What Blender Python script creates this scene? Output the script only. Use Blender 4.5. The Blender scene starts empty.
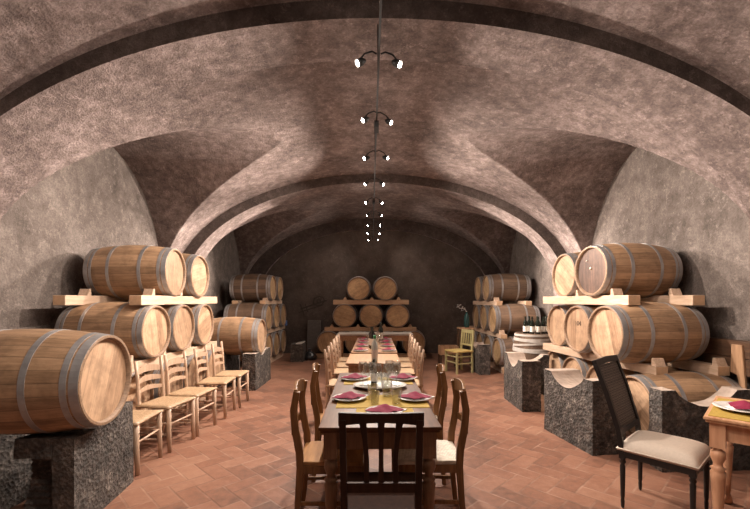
import bpy, bmesh, math, random
from mathutils import Vector, Matrix, noise
R = random.Random(7)
PI = math.pi
sc = bpy.context.scene
COL = sc.collection
H = 1.48            # eye height

# ------------------------------------------------------------------ mesh builder
class MB:
    def __init__(s): s.v = []; s.f = []; s.m = []; s.sm = []
    def add(s, vs, fs, mi=0, smooth=False):
        o = len(s.v); s.v += [tuple(v) for v in vs]
        for f in fs:
            s.f.append(tuple(i + o for i in f)); s.m.append(mi); s.sm.append(smooth)
        return s
    def box(s, x0, x1, y0, y1, z0, z1, mi=0):
        vs = [(x, y, z) for x in (x0, x1) for y in (y0, y1) for z in (z0, z1)]
        return s.add(vs, [(0,1,3,2),(4,6,7,5),(0,4,5,1),(2,3,7,6),(0,2,6,4),(1,5,7,3)], mi)
    def sweep(s, pts, hw, hd=None, n=4, side=(0,1,0), mi=0, closed=False):
        """section of half width hw (along side) and half depth hd swept along pts; n=4 is a rectangle"""
        P = [Vector(p) for p in pts]; N = len(P); sd = Vector(side)
        hw = hw if isinstance(hw, (list, tuple)) else [hw]*N
        hd = hw if hd is None else (hd if isinstance(hd, (list, tuple)) else [hd]*N)
        vs = []
        for i in range(N):
            if closed: t = P[(i+1) % N] - P[i-1]
            else: t = P[min(i+1, N-1)] - P[max(i-1, 0)]
            t.normalize(); a = sd - t*sd.dot(t)
            if a.length < 1e-4: a = t.orthogonal()
            a.normalize(); b = t.cross(a)
            for k in range(n):
                if n == 4: c = ((1,1),(-1,1),(-1,-1),(1,-1))[k]; u, w = c
                else: u, w = math.cos(2*PI*k/n), math.sin(2*PI*k/n)
                vs.append(P[i] + a*u*hw[i] + b*w*hd[i])
        fs = []
        for i in range(N if closed else N-1):
            j = (i+1) % N
            for k in range(n):
                k2 = (k+1) % n
                fs.append((i*n+k, i*n+k2, j*n+k2, j*n+k))
        if not closed:
            fs.append(tuple(range(n))[::-1]); fs.append(tuple((N-1)*n+k for k in range(n)))
        return s.add(vs, fs, mi, n > 4)
    def lathe(s, prof, n=20, axis='z', o=(0,0,0), mi=0, sx=1, smooth=True, cap=True):
        vs = []; fs = []
        for r, h in prof:
            for k in range(n):
                a = 2*PI*k/n; c, d = r*math.cos(a)*sx, r*math.sin(a)
                vs.append((o[0]+c, o[1]+d, o[2]+h) if axis == 'z' else (o[0]+h, o[1]+c, o[2]+d))
        for i in range(len(prof)-1):
            for k in range(n):
                k2 = (k+1) % n; fs.append((i*n+k, i*n+k2, (i+1)*n+k2, (i+1)*n+k))
        if cap:
            if prof[0][0] > 1e-5: fs.append(tuple(range(n))[::-1])
            if prof[-1][0] > 1e-5: fs.append(tuple((len(prof)-1)*n+k for k in range(n)))
        return s.add(vs, fs, mi, smooth)
    def prism(s, outline, t0, t1, plane='yz', mi=0):
        """outline in a plane, extruded along the third axis from t0 to t1"""
        n = len(outline); vs = []
        for t in (t0, t1):
            for a, b in outline:
                vs.append({'yz': (t, a, b), 'xz': (a, t, b), 'xy': (a, b, t)}[plane])
        fs = [tuple(range(n))[::-1], tuple(range(n, 2*n))] + [(i, (i+1) % n, n+(i+1) % n, n+i) for i in range(n)]
        return s.add(vs, fs, mi)
    def build(s, name, mats, parent=None, loc=(0,0,0), rot=(0,0,0), bevel=0, seg=2, sub=0, disp=0, dscale=6):
        me = bpy.data.meshes.new(name); me.from_pydata(s.v, [], s.f)
        for m in (mats if isinstance(mats, (list, tuple)) else [mats]): me.materials.append(m)
        for p, mi, sm in zip(me.polygons, s.m, s.sm): p.material_index = mi; p.use_smooth = sm
        bm = bmesh.new(); bm.from_mesh(me)
        bmesh.ops.remove_doubles(bm, verts=bm.verts, dist=1e-5)
        if bevel:
            es = [e for e in bm.edges if len(e.link_faces) == 2 and e.calc_face_angle(0) > .7]
            bmesh.ops.bevel(bm, geom=es, offset=bevel, segments=seg, affect='EDGES', profile=.6, clamp_overlap=True)
        if sub:
            bmesh.ops.triangulate(bm, faces=[f for f in bm.faces if len(f.verts) > 4])
            for _ in range(sub):
                es = [e for e in bm.edges if e.calc_length() > .045]
                if es: bmesh.ops.subdivide_edges(bm, edges=es, cuts=1, use_grid_fill=True)
        bmesh.ops.recalc_face_normals(bm, faces=bm.faces)
        if disp:
            bm.normal_update()
            for v in bm.verts:
                q = noise.noise(v.co*dscale + Vector(loc)) + .5*noise.noise(v.co*dscale*3)
                v.co += v.normal*q*disp
        bm.to_mesh(me); bm.free()
        o = bpy.data.objects.new(name, me); COL.objects.link(o)
        o.parent = parent; o.location = loc; o.rotation_euler = rot
        return o

def tag(o, label, cat, group=None, kind=None):
    o['label'] = label; o['category'] = cat
    if group: o['group'] = group
    if kind: o['kind'] = kind
    return o
def thing(name, label, cat, loc=(0,0,0), rz=0, group=None):
    o = bpy.data.objects.new(name, None); COL.objects.link(o)
    o.empty_display_size = .1; o.location = loc; o.rotation_euler = (0,0,rz)
    return tag(o, label, cat, group)
def struct(o): o['kind'] = 'structure'; return o
def dup(root, label, loc=None, rz=None, group=None):
    kids = {}
    for c in ALLKIDS(root): kids.setdefault(c.parent, []).append(c)
    def rec(o, par):
        c = o.copy(); COL.objects.link(c)
        if par: c.parent = par
        for k in kids.get(o, []): rec(k, c)
        return c
    r = rec(root, None); r['label'] = label
    if loc is not None: r.location = loc
    if rz is not None: r.rotation_euler = (0,0,rz)
    if group: r['group'] = group
    return r
def ALLKIDS(root):
    out = []; st = [root]
    while st:
        o = st.pop(0)
        for c in o.children: out.append(c); st.append(c)
    return out

# ------------------------------------------------------------------ materials
class NT:
    def __init__(s, name):
        s.m = bpy.data.materials.new(name); s.m.use_nodes = True
        s.t = s.m.node_tree; s.n = s.t.nodes; s.b = s.n['Principled BSDF']; s.out = s.n['Material Output']
    def new(s, typ, **kw):
        n = s.n.new(typ)
        for k, v in kw.items(): setattr(n, k, v)
        return n
    def link(s, a, b): s.t.links.new(a, b)
    def math(s, op, a, b=None, clamp=False):
        n = s.new('ShaderNodeMath', operation=op, use_clamp=clamp)
        for i, x in enumerate((a, b)):
            if x is None: continue
            if isinstance(x, (int, float)): n.inputs[i].default_value = x
            else: s.link(x, n.inputs[i])
        return n.outputs[0]
    def coords(s, scale=(1,1,1), rot=(0,0,0)):
        tc = s.new('ShaderNodeTexCoord'); mp = s.new('ShaderNodeMapping')
        mp.inputs['Scale'].default_value = scale; mp.inputs['Rotation'].default_value = rot
        s.link(tc.outputs['Object'], mp.inputs[0]); return mp.outputs[0]
    def noise(s, vec, scale=5, detail=4, rough=.55):
        n = s.new('ShaderNodeTexNoise'); n.inputs['Scale'].default_value = scale
        n.inputs['Detail'].default_value = detail; n.inputs['Roughness'].default_value = rough
        s.link(vec, n.inputs['Vector']); return n.outputs['Fac']
    def ramp(s, fac, stops):
        n = s.new('ShaderNodeValToRGB'); e = n.color_ramp.elements
        while len(e) < len(stops): e.new(.5)
        for el, (p, c) in zip(e, stops): el.position = p; el.color = (*c, 1)
        s.link(fac, n.inputs[0]); return n.outputs[0]
    def mix(s, fac, a, b, blend='MIX'):
        n = s.new('ShaderNodeMix', data_type='RGBA', blend_type=blend)
        for i, x in ((0, fac), (6, a), (7, b)):
            if isinstance(x, (int, float)): n.inputs[i].default_value = x
            elif isinstance(x, tuple): n.inputs[i].default_value = (*x, 1)
            else: s.link(x, n.inputs[i])
        return n.outputs[2]
    def bump(s, h, strength=.3, dist=.01):
        n = s.new('ShaderNodeBump'); n.inputs['Strength'].default_value = strength; n.inputs['Distance'].default_value = dist
        s.link(h, n.inputs['Height']); s.link(n.outputs[0], s.b.inputs['Normal'])
    def base(s, c, rough=.6, metal=0):
        if isinstance(c, tuple): s.b.inputs['Base Color'].default_value = (*c, 1)
        else: s.link(c, s.b.inputs['Base Color'])
        if isinstance(rough, (int, float)): s.b.inputs['Roughness'].default_value = rough
        else: s.link(rough, s.b.inputs['Roughness'])
        s.b.inputs['Metallic'].default_value = metal
        return s.m
    def rnd(s): return s.new('ShaderNodeObjectInfo').outputs['Random']

def vary(t, col, amt=.25):
    v = t.math('MULTIPLY_ADD', t.rnd(), amt); v.node.inputs[2].default_value = 1-amt/2
    hs = t.new('ShaderNodeHueSaturation'); t.link(v, hs.inputs['Value']); t.link(col, hs.inputs['Color'])
    return hs.outputs[0]
def wood(name, dark, light, axis=0, rough=.5, scale=6, amt=.2, spec=.5):
    t = NT(name); s = [9, 9, 9]; s[axis] = 1.0
    v = t.coords(tuple(s)); f = t.noise(v, scale, 6, .65)
    c = t.ramp(f, [(.3, dark), (.7, light)])
    t.bump(f, .15, .004); t.b.inputs['Specular IOR Level'].default_value = spec
    return t.base(vary(t, c, amt), rough)
def plain(name, c, rough=.5, metal=0, nz=.15, scale=20):
    t = NT(name); f = t.noise(t.coords(), scale)
    col = t.ramp(f, [(.3, tuple(x*(1-nz) for x in c)), (.7, tuple(min(1, x*(1+nz)) for x in c))])
    return t.base(col, rough, metal)
def staves(name, dark, light, n=26):
    t = NT(name); tc = t.new('ShaderNodeTexCoord'); sp = t.new('ShaderNodeSeparateXYZ'); t.link(tc.outputs['Object'], sp.inputs[0])
    ang = t.math('ARCTAN2', sp.outputs[1], sp.outputs[2])
    u = t.math('MULTIPLY', ang, n/(2*PI)); cell = t.math('FLOOR', u); fr = t.math('FRACT', u)
    wn = t.new('ShaderNodeTexWhiteNoise', noise_dimensions='2D'); cb = t.new('ShaderNodeCombineXYZ')
    t.link(cell, cb.inputs[0]); t.link(t.rnd(), cb.inputs[1]); t.link(cb.outputs[0], wn.inputs['Vector'])
    v2 = t.new('ShaderNodeCombineXYZ')
    t.link(t.math('MULTIPLY', sp.outputs[0], 1.6), v2.inputs[0]); t.link(t.math('MULTIPLY', ang, 5), v2.inputs[1]); t.link(t.math('ADD', cell, t.math('MULTIPLY', t.rnd(), 40)), v2.inputs[2])
    g = t.noise(v2.outputs[0], 3, 7, .7)
    f = t.math('ADD', t.math('MULTIPLY', g, .75), t.math('MULTIPLY', wn.outputs['Value'], .28))
    c = t.ramp(f, [(.3, dark), (.72, light)])
    st = t.noise(t.coords((3,3,3)), 2.5, 4, .6)
    c = t.mix(t.math('MULTIPLY', t.ramp(st, [(.5, (0,0,0)), (.75, (1,1,1))]), .55), c, tuple(x*.45 for x in dark))
    e = t.math('MINIMUM', fr, t.math('SUBTRACT', 1.0, fr))
    gap = t.math('LESS_THAN', e, .035)
    c = t.mix(t.math('MULTIPLY', gap, .35), c, (.05,.03,.018))
    t.bump(t.math('SUBTRACT', g, t.math('MULTIPLY', gap, .8)), .3, .006)
    return t.base(vary(t, c, .3), .5)
def headwood(name, dark, light):
    t = NT(name); tc = t.new('ShaderNodeTexCoord'); sp = t.new('ShaderNodeSeparateXYZ'); t.link(tc.outputs['Object'], sp.inputs[0])
    u = t.math('ADD', t.math('MULTIPLY', sp.outputs[1], 9), .5); cell = t.math('FLOOR', u); fr = t.math('FRACT', u)
    wn = t.new('ShaderNodeTexWhiteNoise', noise_dimensions='2D'); cb = t.new('ShaderNodeCombineXYZ')
    t.link(cell, cb.inputs[0]); t.link(t.rnd(), cb.inputs[1]); t.link(cb.outputs[0], wn.inputs['Vector'])
    v2 = t.new('ShaderNodeCombineXYZ')
    t.link(t.math('MULTIPLY', sp.outputs[1], 14), v2.inputs[0]); t.link(t.math('MULTIPLY', sp.outputs[2], 1.6), v2.inputs[1]); t.link(t.math('MULTIPLY', t.rnd(), 50), v2.inputs[2])
    g = t.noise(v2.outputs[0], 2.2, 7, .7)
    f = t.math('ADD', t.math('MULTIPLY', g, .75), t.math('MULTIPLY', wn.outputs['Value'], .28))
    c = t.ramp(f, [(.28, dark), (.72, light)])
    e = t.math('MINIMUM', fr, t.math('SUBTRACT', 1.0, fr)); gap = t.math('LESS_THAN', e, .022)
    st2 = t.noise(t.coords((1,1,1)), 7, 6, .7)
    c = t.mix(t.math('MULTIPLY', t.ramp(st2, [(.46, (0,0,0)), (.7, (1,1,1))]), .5), c, tuple(x*.5 for x in dark))
    c = t.mix(t.math('MULTIPLY', gap, .3), c, (.06,.035,.02))
    t.bump(g, .25, .005)
    return t.base(vary(t, c, .3), .55)

def plaster(name, a, b, c, s1=.9, s2=5, bumpy=.35):
    t = NT(name); v = t.coords()
    big = t.noise(v, s1, 5, .6); mid = t.noise(v, s2, 8, .72); fine = t.ramp(t.noise(v, 48, 5, .75), [(.42, (0,0,0)), (.62, (1,1,1))])
    col = t.ramp(t.math('ADD', t.math('MULTIPLY', big, .42), t.math('MULTIPLY', mid, .58)), [(.36, a), (.5, b), (.66, c)])
    flakes = t.ramp(t.noise(v, 11, 10, .85), [(.54, (0,0,0)), (.60, (1,1,1))])
    col = t.mix(t.math('MULTIPLY', flakes, .36), col, tuple(min(1, x*1.5) for x in c))
    col = t.mix(t.math('MULTIPLY', fine, .35), col, tuple(x*.55 for x in a))
    t.bump(t.math('ADD', t.math('MULTIPLY', mid, 1.0), t.math('MULTIPLY', fine, .35)), bumpy, .02)
    t.b.inputs['Specular IOR Level'].default_value = .2
    return t.base(col, .85)

def floor_mat():
    t = NT('terracotta herringbone'); w = .155
    v = t.coords((1/w, 1/w, 1), (0, 0, PI/4)); sp = t.new('ShaderNodeSeparateXYZ'); t.link(v, sp.inputs[0])
    x, y = sp.outputs[0], sp.outputs[1]
    i, j = t.math('FLOOR', x), t.math('FLOOR', y); fx, fy = t.math('FRACT', x), t.math('FRACT', y)
    k = t.math('FLOORED_MODULO', t.math('SUBTRACT', i, j), 4.0) if False else None
    d = t.math('SUBTRACT', i, j)
    k = t.math('SUBTRACT', d, t.math('MULTIPLY', t.math('FLOOR', t.math('DIVIDE', t.math('ADD', d, .01), 4.0)), 4.0))
    def eq(val): return t.math('COMPARE', k, float(val)) 
    def cmpn(val):
        n = t.new('ShaderNodeMath', operation='COMPARE'); t.link(k, n.inputs[0]); n.inputs[1].default_value = val; n.inputs[2].default_value = .3; return n.outputs[0]
    k1, k2, k3 = cmpn(1), cmpn(2), cmpn(3); hor = t.math('SUBTRACT', 1.0, t.math('ADD', k2, k3))
    ver = t.math('ADD', k2, k3)
    ix = t.math('SUBTRACT', i, k1); jy = t.math('SUBTRACT', j, k2)
    ux = t.math('ADD', fx, k1); uy = t.math('ADD', fy, k2)
    lx = t.math('ADD', 1.0, hor); ly = t.math('ADD', 1.0, ver)
    ex = t.math('MINIMUM', ux, t.math('SUBTRACT', lx, ux)); ey = t.math('MINIMUM', uy, t.math('SUBTRACT', ly, uy))
    e = t.math('MINIMUM', ex, ey)
    cb = t.new('ShaderNodeCombineXYZ'); t.link(ix, cb.inputs[0]); t.link(jy, cb.inputs[1]); t.link(hor, cb.inputs[2])
    wn = t.new('ShaderNodeTexWhiteNoise', noise_dimensions='3D'); t.link(cb.outputs[0], wn.inputs['Vector'])
    vo = t.coords(); big = t.noise(vo, .7, 4, .6); fine = t.noise(vo, 14, 7, .7)
    f = t.math('ADD', t.math('ADD', t.math('MULTIPLY', wn.outputs['Value'], .16), t.math('MULTIPLY', big, .46)), t.math('MULTIPLY', fine, .42))
    c = t.ramp(f, [(.33, (.095,.052,.037)), (.52, (.25,.115,.072)), (.76, (.39,.215,.142))])
    gr = t.new('ShaderNodeMapRange'); t.link(e, gr.inputs[0]); gr.inputs[1].default_value = .02; gr.inputs[2].default_value = .07
    groutc = t.ramp(t.noise(vo, 3.1, 3), [(.42, (.11,.06,.042)), (.64, (.5,.33,.24))])
    c = t.mix(t.math('MULTIPLY', t.math('SUBTRACT', 1.0, gr.outputs[0]), .42), c, groutc)
    t.bump(t.math('ADD', t.math('MULTIPLY', gr.outputs[0], .5), t.math('MULTIPLY', fine, .5)), .35, .006)
    rr = t.math('ADD', t.math('MULTIPLY', fine, .3), .32)
    return t.base(c, rr)

def stone_mat(name, a, b, c):
    t = NT(name); v = t.coords()
    vo = t.new('ShaderNodeTexVoronoi'); vo.inputs['Scale'].default_value = 38; t.link(v, vo.inputs['Vector'])
    n1 = t.noise(v, 17, 9, .78); n2 = t.noise(v, 4, 4)
    f = t.math('ADD', t.math('MULTIPLY', n1, .7), t.math('MULTIPLY', n2, .3))
    col = t.ramp(f, [(.42, a), (.53, b), (.66, c)])
    t.bump(t.math('ADD', n1, t.math('MULTIPLY', vo.outputs['Distance'], .8)), .9, .02)
    return t.base(col, .8)
def glass(name, c=(1,1,1), rough=.02):
    t = NT(name); t.n.remove(t.b)
    tr_ = t.new('ShaderNodeBsdfTransparent'); tr_.inputs[0].default_value = (.93,.94,.93,1)
    gl_ = t.new('ShaderNodeBsdfGlossy'); gl_.inputs[1].default_value = .03
    lw = t.new('ShaderNodeLayerWeight'); lw.inputs[0].default_value = .35
    mx = t.new('ShaderNodeMixShader'); f = t.math('MULTIPLY_ADD', lw.outputs['Facing'], .55); f.node.inputs[2].default_value = .06
    t.link(f, mx.inputs[0]); t.link(tr_.outputs[0], mx.inputs[1]); t.link(gl_.outputs[0], mx.inputs[2]); t.link(mx.outputs[0], t.out.inputs[0])
    return t.m
def emit(name, c, s):
    t = NT(name); t.b.inputs['Base Color'].default_value = (*c, 1)
    t.b.inputs['Emission Color'].default_value = (*c, 1); t.b.inputs['Emission Strength'].default_value = s
    return t.m
def rush_mat(name, a, b):
    t = NT(name); tc = t.new('ShaderNodeTexCoord'); sp = t.new('ShaderNodeSeparateXYZ'); t.link(tc.outputs['Object'], sp.inputs[0])
    ax, ay = t.math('ABSOLUTE', sp.outputs[0]), t.math('ABSOLUTE', sp.outputs[1])
    m = t.math('MAXIMUM', ax, ay)
    st = t.math('SINE', t.math('MULTIPLY', m, 620)); n = t.noise(t.coords((1,1,1)), 40, 4, .7)
    f = t.math('ADD', t.math('MULTIPLY', st, .16), n); c = t.ramp(f, [(.35, a), (.65, b)])
    t.bump(f, .4, .004); return t.base(c, .6)
def cane_mat(name):
    t = NT(name); v = t.coords((1,1,1), (PI/4, 0, 0))
    ck = t.new('ShaderNodeTexChecker'); ck.inputs['Scale'].default_value = 110; t.link(v, ck.inputs['Vector'])
    c = t.mix(ck.outputs['Fac'], (.012,.010,.009), (.17,.145,.125))
    t.bump(ck.outputs['Fac'], .4, .003); return t.base(c, .45)

M = {}
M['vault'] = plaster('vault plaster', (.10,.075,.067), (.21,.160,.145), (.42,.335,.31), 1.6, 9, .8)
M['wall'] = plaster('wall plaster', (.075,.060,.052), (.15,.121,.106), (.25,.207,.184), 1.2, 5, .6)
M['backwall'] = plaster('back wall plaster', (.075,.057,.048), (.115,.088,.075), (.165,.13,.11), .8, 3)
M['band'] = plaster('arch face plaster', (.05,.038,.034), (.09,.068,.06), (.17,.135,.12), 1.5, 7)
M['floor'] = floor_mat()
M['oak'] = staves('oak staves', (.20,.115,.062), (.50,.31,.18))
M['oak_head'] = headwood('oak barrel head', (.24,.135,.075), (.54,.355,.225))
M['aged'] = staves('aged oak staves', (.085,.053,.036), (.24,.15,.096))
M['aged_head'] = headwood('aged oak head', (.30,.17,.08), (.60,.40,.22))
M['stain_head'] = headwood('wine stained head', (.045,.022,.015), (.15,.08,.052))
M['rim'] = wood('barrel rim end grain', (.17,.10,.06), (.36,.23,.14), 0, .6, 10)
M['hoop'] = plain('galvanised hoop', (.36,.35,.35), .36, .55, .3, 7)
M['bung'] = plain('silicone bung', (.75,.6,.5), .5)
M['beam'] = wood('sawn spruce beam', (.45,.30,.20), (.67,.49,.36), 1, .6, 4)
M['beamx'] = wood('sawn spruce cross beam', (.40,.25,.15), (.62,.42,.26), 0, .6, 4)
M['endgrain'] = plain('spruce end grain', (.62,.40,.24), .7, 0, .2, 12)
M['stone'] = stone_mat('rough grey stone', (.030,.025,.022), (.088,.072,.062), (.28,.235,.20))
M['stonetop'] = plain('smooth cradle saddle', (.42,.33,.27), .7, 0, .15, 12)
M['beech'] = wood('pale beech', (.42,.28,.19), (.60,.42,.30), 2, .45, 4)
M['honey'] = wood('honey brown wood', (.13,.058,.021), (.32,.155,.058), 2, .35, 4)
M['honeyseat'] = wood('honey brown seat wood', (.26,.115,.04), (.48,.25,.10), 1, .3, 3)
M['rush'] = rush_mat('woven rush', (.32,.20,.11), (.54,.37,.22))
M['rushpale'] = rush_mat('pale woven rush', (.5,.42,.33), (.8,.72,.6))
M['darkwood'] = wood('dark walnut', (.020,.008,.005), (.055,.022,.012), 2, .5, 4, .1, .25)
M['tabletop'] = wood('worn brown table top', (.055,.022,.009), (.155,.064,.027), 1, .45, 3, .1, .22)
M['tableleg'] = wood('brown turned legs', (.12,.055,.028), (.27,.14,.072), 2, .38, 4, .1)
M['pine'] = wood('orange pine', (.46,.22,.12), (.66,.38,.23), 2, .4, 3)
M['pinetop'] = wood('orange pine top', (.44,.20,.10), (.70,.42,.24), 0, .4, 3)
M['palewood'] = wood('pale table wood', (.30,.16,.085), (.50,.29,.16), 1, .35, 3)
M['black'] = wood('black lacquer', (.008,.006,.006), (.016,.013,.012), 2, .4, 5)
M['cane'] = cane_mat('black cane webbing')
M['cushion'] = plain('beige upholstery', (.62,.52,.43), .8, 0, .06, 60)
M['olive'] = wood('olive painted wood', (.36,.32,.14), (.52,.47,.25), 2, .5, 4)
M['oliveseat'] = wood('olive seat', (.50,.36,.12), (.70,.52,.2), 0, .5, 4)
M['china'] = plain('white china', (.78,.74,.70), .15, 0, .02)
M['napkin'] = plain('magenta napkin', (.23,.010,.045), .85, 0, .12, 60)
M['white'] = plain('white napkin', (.82,.78,.76), .8, 0, .04, 60)
M['mat'] = plain('mustard place mat', (.42,.275,.05), .85, 0, .15, 80)
M['glass'] = glass('clear glass'); M['bottle'] = plain('dark green bottle glass', (.010,.014,.010), .06, 0, .1)
M['bottlewhite'] = plain('pale frosted bottle', (.62,.70,.68), .15, 0, .05)
M['label'] = plain('paper label', (.75,.70,.62), .7, 0, .05)
M['green'] = plain('green cap', (.02,.22,.07), .4)
M['iron'] = plain('dark iron', (.012,.010,.009), .6, 0)
M['bulb'] = emit('lamp bulb', (1, .93, .86), 60)
M['strap'] = plain('pale grey strap', (.52,.48,.44), .7, 0, .12, 15)
M['crate'] = wood('dark crate board', (.045,.022,.012), (.13,.065,.034), 1, .6, 3)
M['crate2'] = wood('light crate board', (.30,.16,.085), (.55,.33,.19), 2, .6, 3)
M['greyboard'] = plain('grey board', (.11,.09,.08), .8)
M['cloth'] = plain('grey table cloth', (.5,.45,.40), .8, 0, .1, 8)
M['blue'] = plain('blue card', (.10,.18,.40), .6)
M['blackbag'] = plain('black plastic', (.015,.015,.017), .35)
M['ink'] = plain('burnt stencil ink', (.04,.02,.012), .8)
M['emblem'] = plain('emblem paint', (.055,.042,.036), .85)

# ------------------------------------------------------------------ setting
XW = 3.6; AM, BM = 3.6, 2.05; SP = H+.2; YB = 11.12; YF = -2.4
ARCH = [(2.98, 3.5), (7.14, 7.62)]
LUN = [(.6, 1.5), (5.2, 1.55), (9.3, 1.45)]
struct(MB().box(-XW-.2, XW+.2, YF-.2, YB+.2, -.1, 0).build('floor', M['floor']))
struct(MB().box(-XW-.25, -XW, YF, YB, 0, 3.85).build('wall_left', M['wall']))
struct(MB().box(XW, XW+.25, YF, YB, 0, 3.85).build('wall_right', M['wall']))
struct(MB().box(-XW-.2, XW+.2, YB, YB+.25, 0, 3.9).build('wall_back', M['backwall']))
struct(MB().box(-XW-.2, XW+.2, YF-.25, YF, 0, 3.9).build('wall_front', M['wall']))
def vz(x, y):
    m = SP + BM*math.sqrt(max(0, 1-(x/AM)**2))
    for yc, h in LUN:
        d = abs(y-yc)/h
        if d < 1: m = max(m, SP + 1.93*math.sqrt(1-d*d))
    return m
th = [PI*i/240 for i in range(241)]
ys = []
y = YF-.05
while y < YB+.1: ys.append(y); y += .03
for yc, h in LUN:
    for k in range(40): 
        a = PI/2*k/40; ys += [yc-h*math.sin(a), yc+h*math.sin(a)]
ys = sorted(set(round(q, 3) for q in ys if YF-.05 <= q <= YB+.12))
vs = [(AM*math.cos(a), yy, vz(AM*math.cos(a), yy)) for yy in ys for a in th]
n = len(th)
fs = [(i*n+k, i*n+k+1, (i+1)*n+k+1, (i+1)*n+k) for i in range(len(ys)-1) for k in range(n-1)]
b = MB(); b.add(vs, fs, 0, False)
ceil = struct(b.build('ceiling', M['vault']))
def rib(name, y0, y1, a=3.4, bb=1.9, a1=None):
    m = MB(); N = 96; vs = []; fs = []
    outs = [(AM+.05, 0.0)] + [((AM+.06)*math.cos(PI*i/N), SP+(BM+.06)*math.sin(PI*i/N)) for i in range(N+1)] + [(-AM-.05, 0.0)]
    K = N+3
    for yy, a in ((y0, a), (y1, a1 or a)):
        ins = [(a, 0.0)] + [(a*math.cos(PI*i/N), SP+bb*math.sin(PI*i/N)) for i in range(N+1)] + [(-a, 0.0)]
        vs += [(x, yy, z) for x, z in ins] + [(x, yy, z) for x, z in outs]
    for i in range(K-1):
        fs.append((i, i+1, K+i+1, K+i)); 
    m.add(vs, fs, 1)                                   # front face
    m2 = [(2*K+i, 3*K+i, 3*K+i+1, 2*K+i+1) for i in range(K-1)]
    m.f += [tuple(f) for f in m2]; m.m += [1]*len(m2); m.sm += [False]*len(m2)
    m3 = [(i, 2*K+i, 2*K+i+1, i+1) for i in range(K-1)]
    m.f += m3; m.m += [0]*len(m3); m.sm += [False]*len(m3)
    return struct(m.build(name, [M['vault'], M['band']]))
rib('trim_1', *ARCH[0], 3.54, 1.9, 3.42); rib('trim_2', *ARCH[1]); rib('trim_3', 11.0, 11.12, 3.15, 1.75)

# ------------------------------------------------------------------ barrels
BL, BR, BH = .93, .33, .285
def brad(x):   # x from centre
    t = x/(BL/2); return BR - (BR-BH)*(abs(t)**1.9)
def make_barrel(label, bm_, hm, special=None):
    r = thing('wine_barrel', label, 'barrel')
    kz = dict(loc=(0,0,BR), rot=(0,0,0))
    N = 52; prof = [(brad(-BL/2+BL*i/16), -BL/2+BL*i/16) for i in range(17)]
    inner = [(BH-.016, BL/2), (BH-.024, BL/2-.035)]
    full = [(BH-.024, -BL/2+.035), (BH-.016, -BL/2)] + prof + inner
    m = MB(); m.lathe(full, N, 'x', cap=False)
    o = m.build('staves', [bm_, M['rim']], r, **kz)
    for p in o.data.polygons:
        if abs(p.center.x) > BL/2-.04 and abs(p.normal.x) > .3 or math.hypot(p.center.y, p.center.z) < BH-.012: p.material_index = 1
    for p in o.data.polygons:
        if abs(p.center.x) > BL/2-.005: p.use_smooth = False
    for sx in (1, -1):
        hx = sx*(BL/2-.03)
        h = MB().lathe([(BH-.02, min(hx, hx-sx*.012)), (BH-.02, max(hx, hx-sx*.012))], 40, 'x', smooth=False)
        h.build('head', hm, r, **kz)
        for (x0, w) in ((BL/2-.006, .048), (BL/2-.066, .034), (BL/2-.272, .036)):
            a, c = sx*x0, sx*(x0-w)
            ra, rc = brad(a), brad(c)
            q = MB().lathe([(ra-.002, a), (ra+.003, a), (rc+.003, c), (rc-.002, c)], N, 'x', cap=False, smooth=False)
            q.build('hoop', M['hoop'], r, **kz)
    return r
BAR = {}
BAR['oak'] = make_barrel('', M['oak'], M['oak_head'])
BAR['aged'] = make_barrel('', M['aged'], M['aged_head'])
BAR['stain'] = make_barrel('', M['oak'], M['stain_head'])
used = set()
ROLL = random.Random(3)
def barrel(kind, hx, hy, zc, rz, label, group, scale=1, roll=None):
    """hx,hy: centre of the visible head; rz: way the head faces; zc: height of the axis"""
    d = Vector((math.cos(rz), math.sin(rz))); c = Vector((hx, hy)) - d*(BL/2*scale)
    loc = (c.x, c.y, zc-BR*scale)
    if kind in used: r = dup(BAR[kind], label, loc, rz, group)
    else: r = BAR[kind]; used.add(kind); r.location = loc; r.rotation_euler = (0,0,rz); r['label'] = label; r['group'] = group
    r.scale = (scale,)*3
    a = ROLL.uniform(-1.4, 1.4) if roll is None else roll
    for k in r.children:
        if k.name.startswith('head'): k.rotation_euler = (a, 0, 0)
    return r
def D(x): return math.radians(x)
GL = 'barrels in the near left stack'
pos = ['end nearest the camera', 'second from the camera', 'third from the camera', 'far end']
for i, y in enumerate((4.1, 4.76, 5.42, 6.08)):
    barrel('oak', -2.42, y, .44, D(0), 'oak barrel in the bottom row behind the rush chairs, '+pos[i], GL)
barrel('oak', -2.42, 4.45, 1.13, D(-1), 'oak barrel, largest of the middle row on left, under the beam end', GL, roll=.2)
barrel('oak', -2.42, 5.09, 1.13, D(0), 'oak barrel in the middle of the middle row of left stack', GL)
barrel('oak', -2.42, 5.74, 1.13, D(1), 'oak barrel at far end of the middle row of left stack', GL)
barrel('oak', -2.44, 4.92, 1.82, D(3), 'brown oak barrel fully in view on top of the near left stack', GL, roll=.1)
barrel('oak', -2.42, 5.56, 1.81, D(0), 'oak barrel with pale lit head on top, behind its larger neighbour on left', GL)
GR = 'barrels in the near right stack'
for i, (x, y) in enumerate(((2.54,3.95), (2.58,4.62), (2.60,5.29), (2.65,5.96))):
    barrel('oak', x, y, .44, PI+D((2,1,0,-2)[i]), ['oak barrel lying low behind the black chair and stone cradle', 'oak barrel in bottom right row, head partly behind the cane chair back',
        'oak barrel in bottom right row showing between the two stones', 'oak barrel at far end of the bottom right row'][i], GR)
barrel('oak', 2.42, 4.23, 1.13, PI+D(5), 'long oak barrel with pale head at near end of the middle right row', GR, roll=.3)
b104 = barrel('stain', 2.51, 5.00, 1.12, PI+D(4), 'oak barrel stencilled 104 on its head, middle right row', GR, roll=0)
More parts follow.
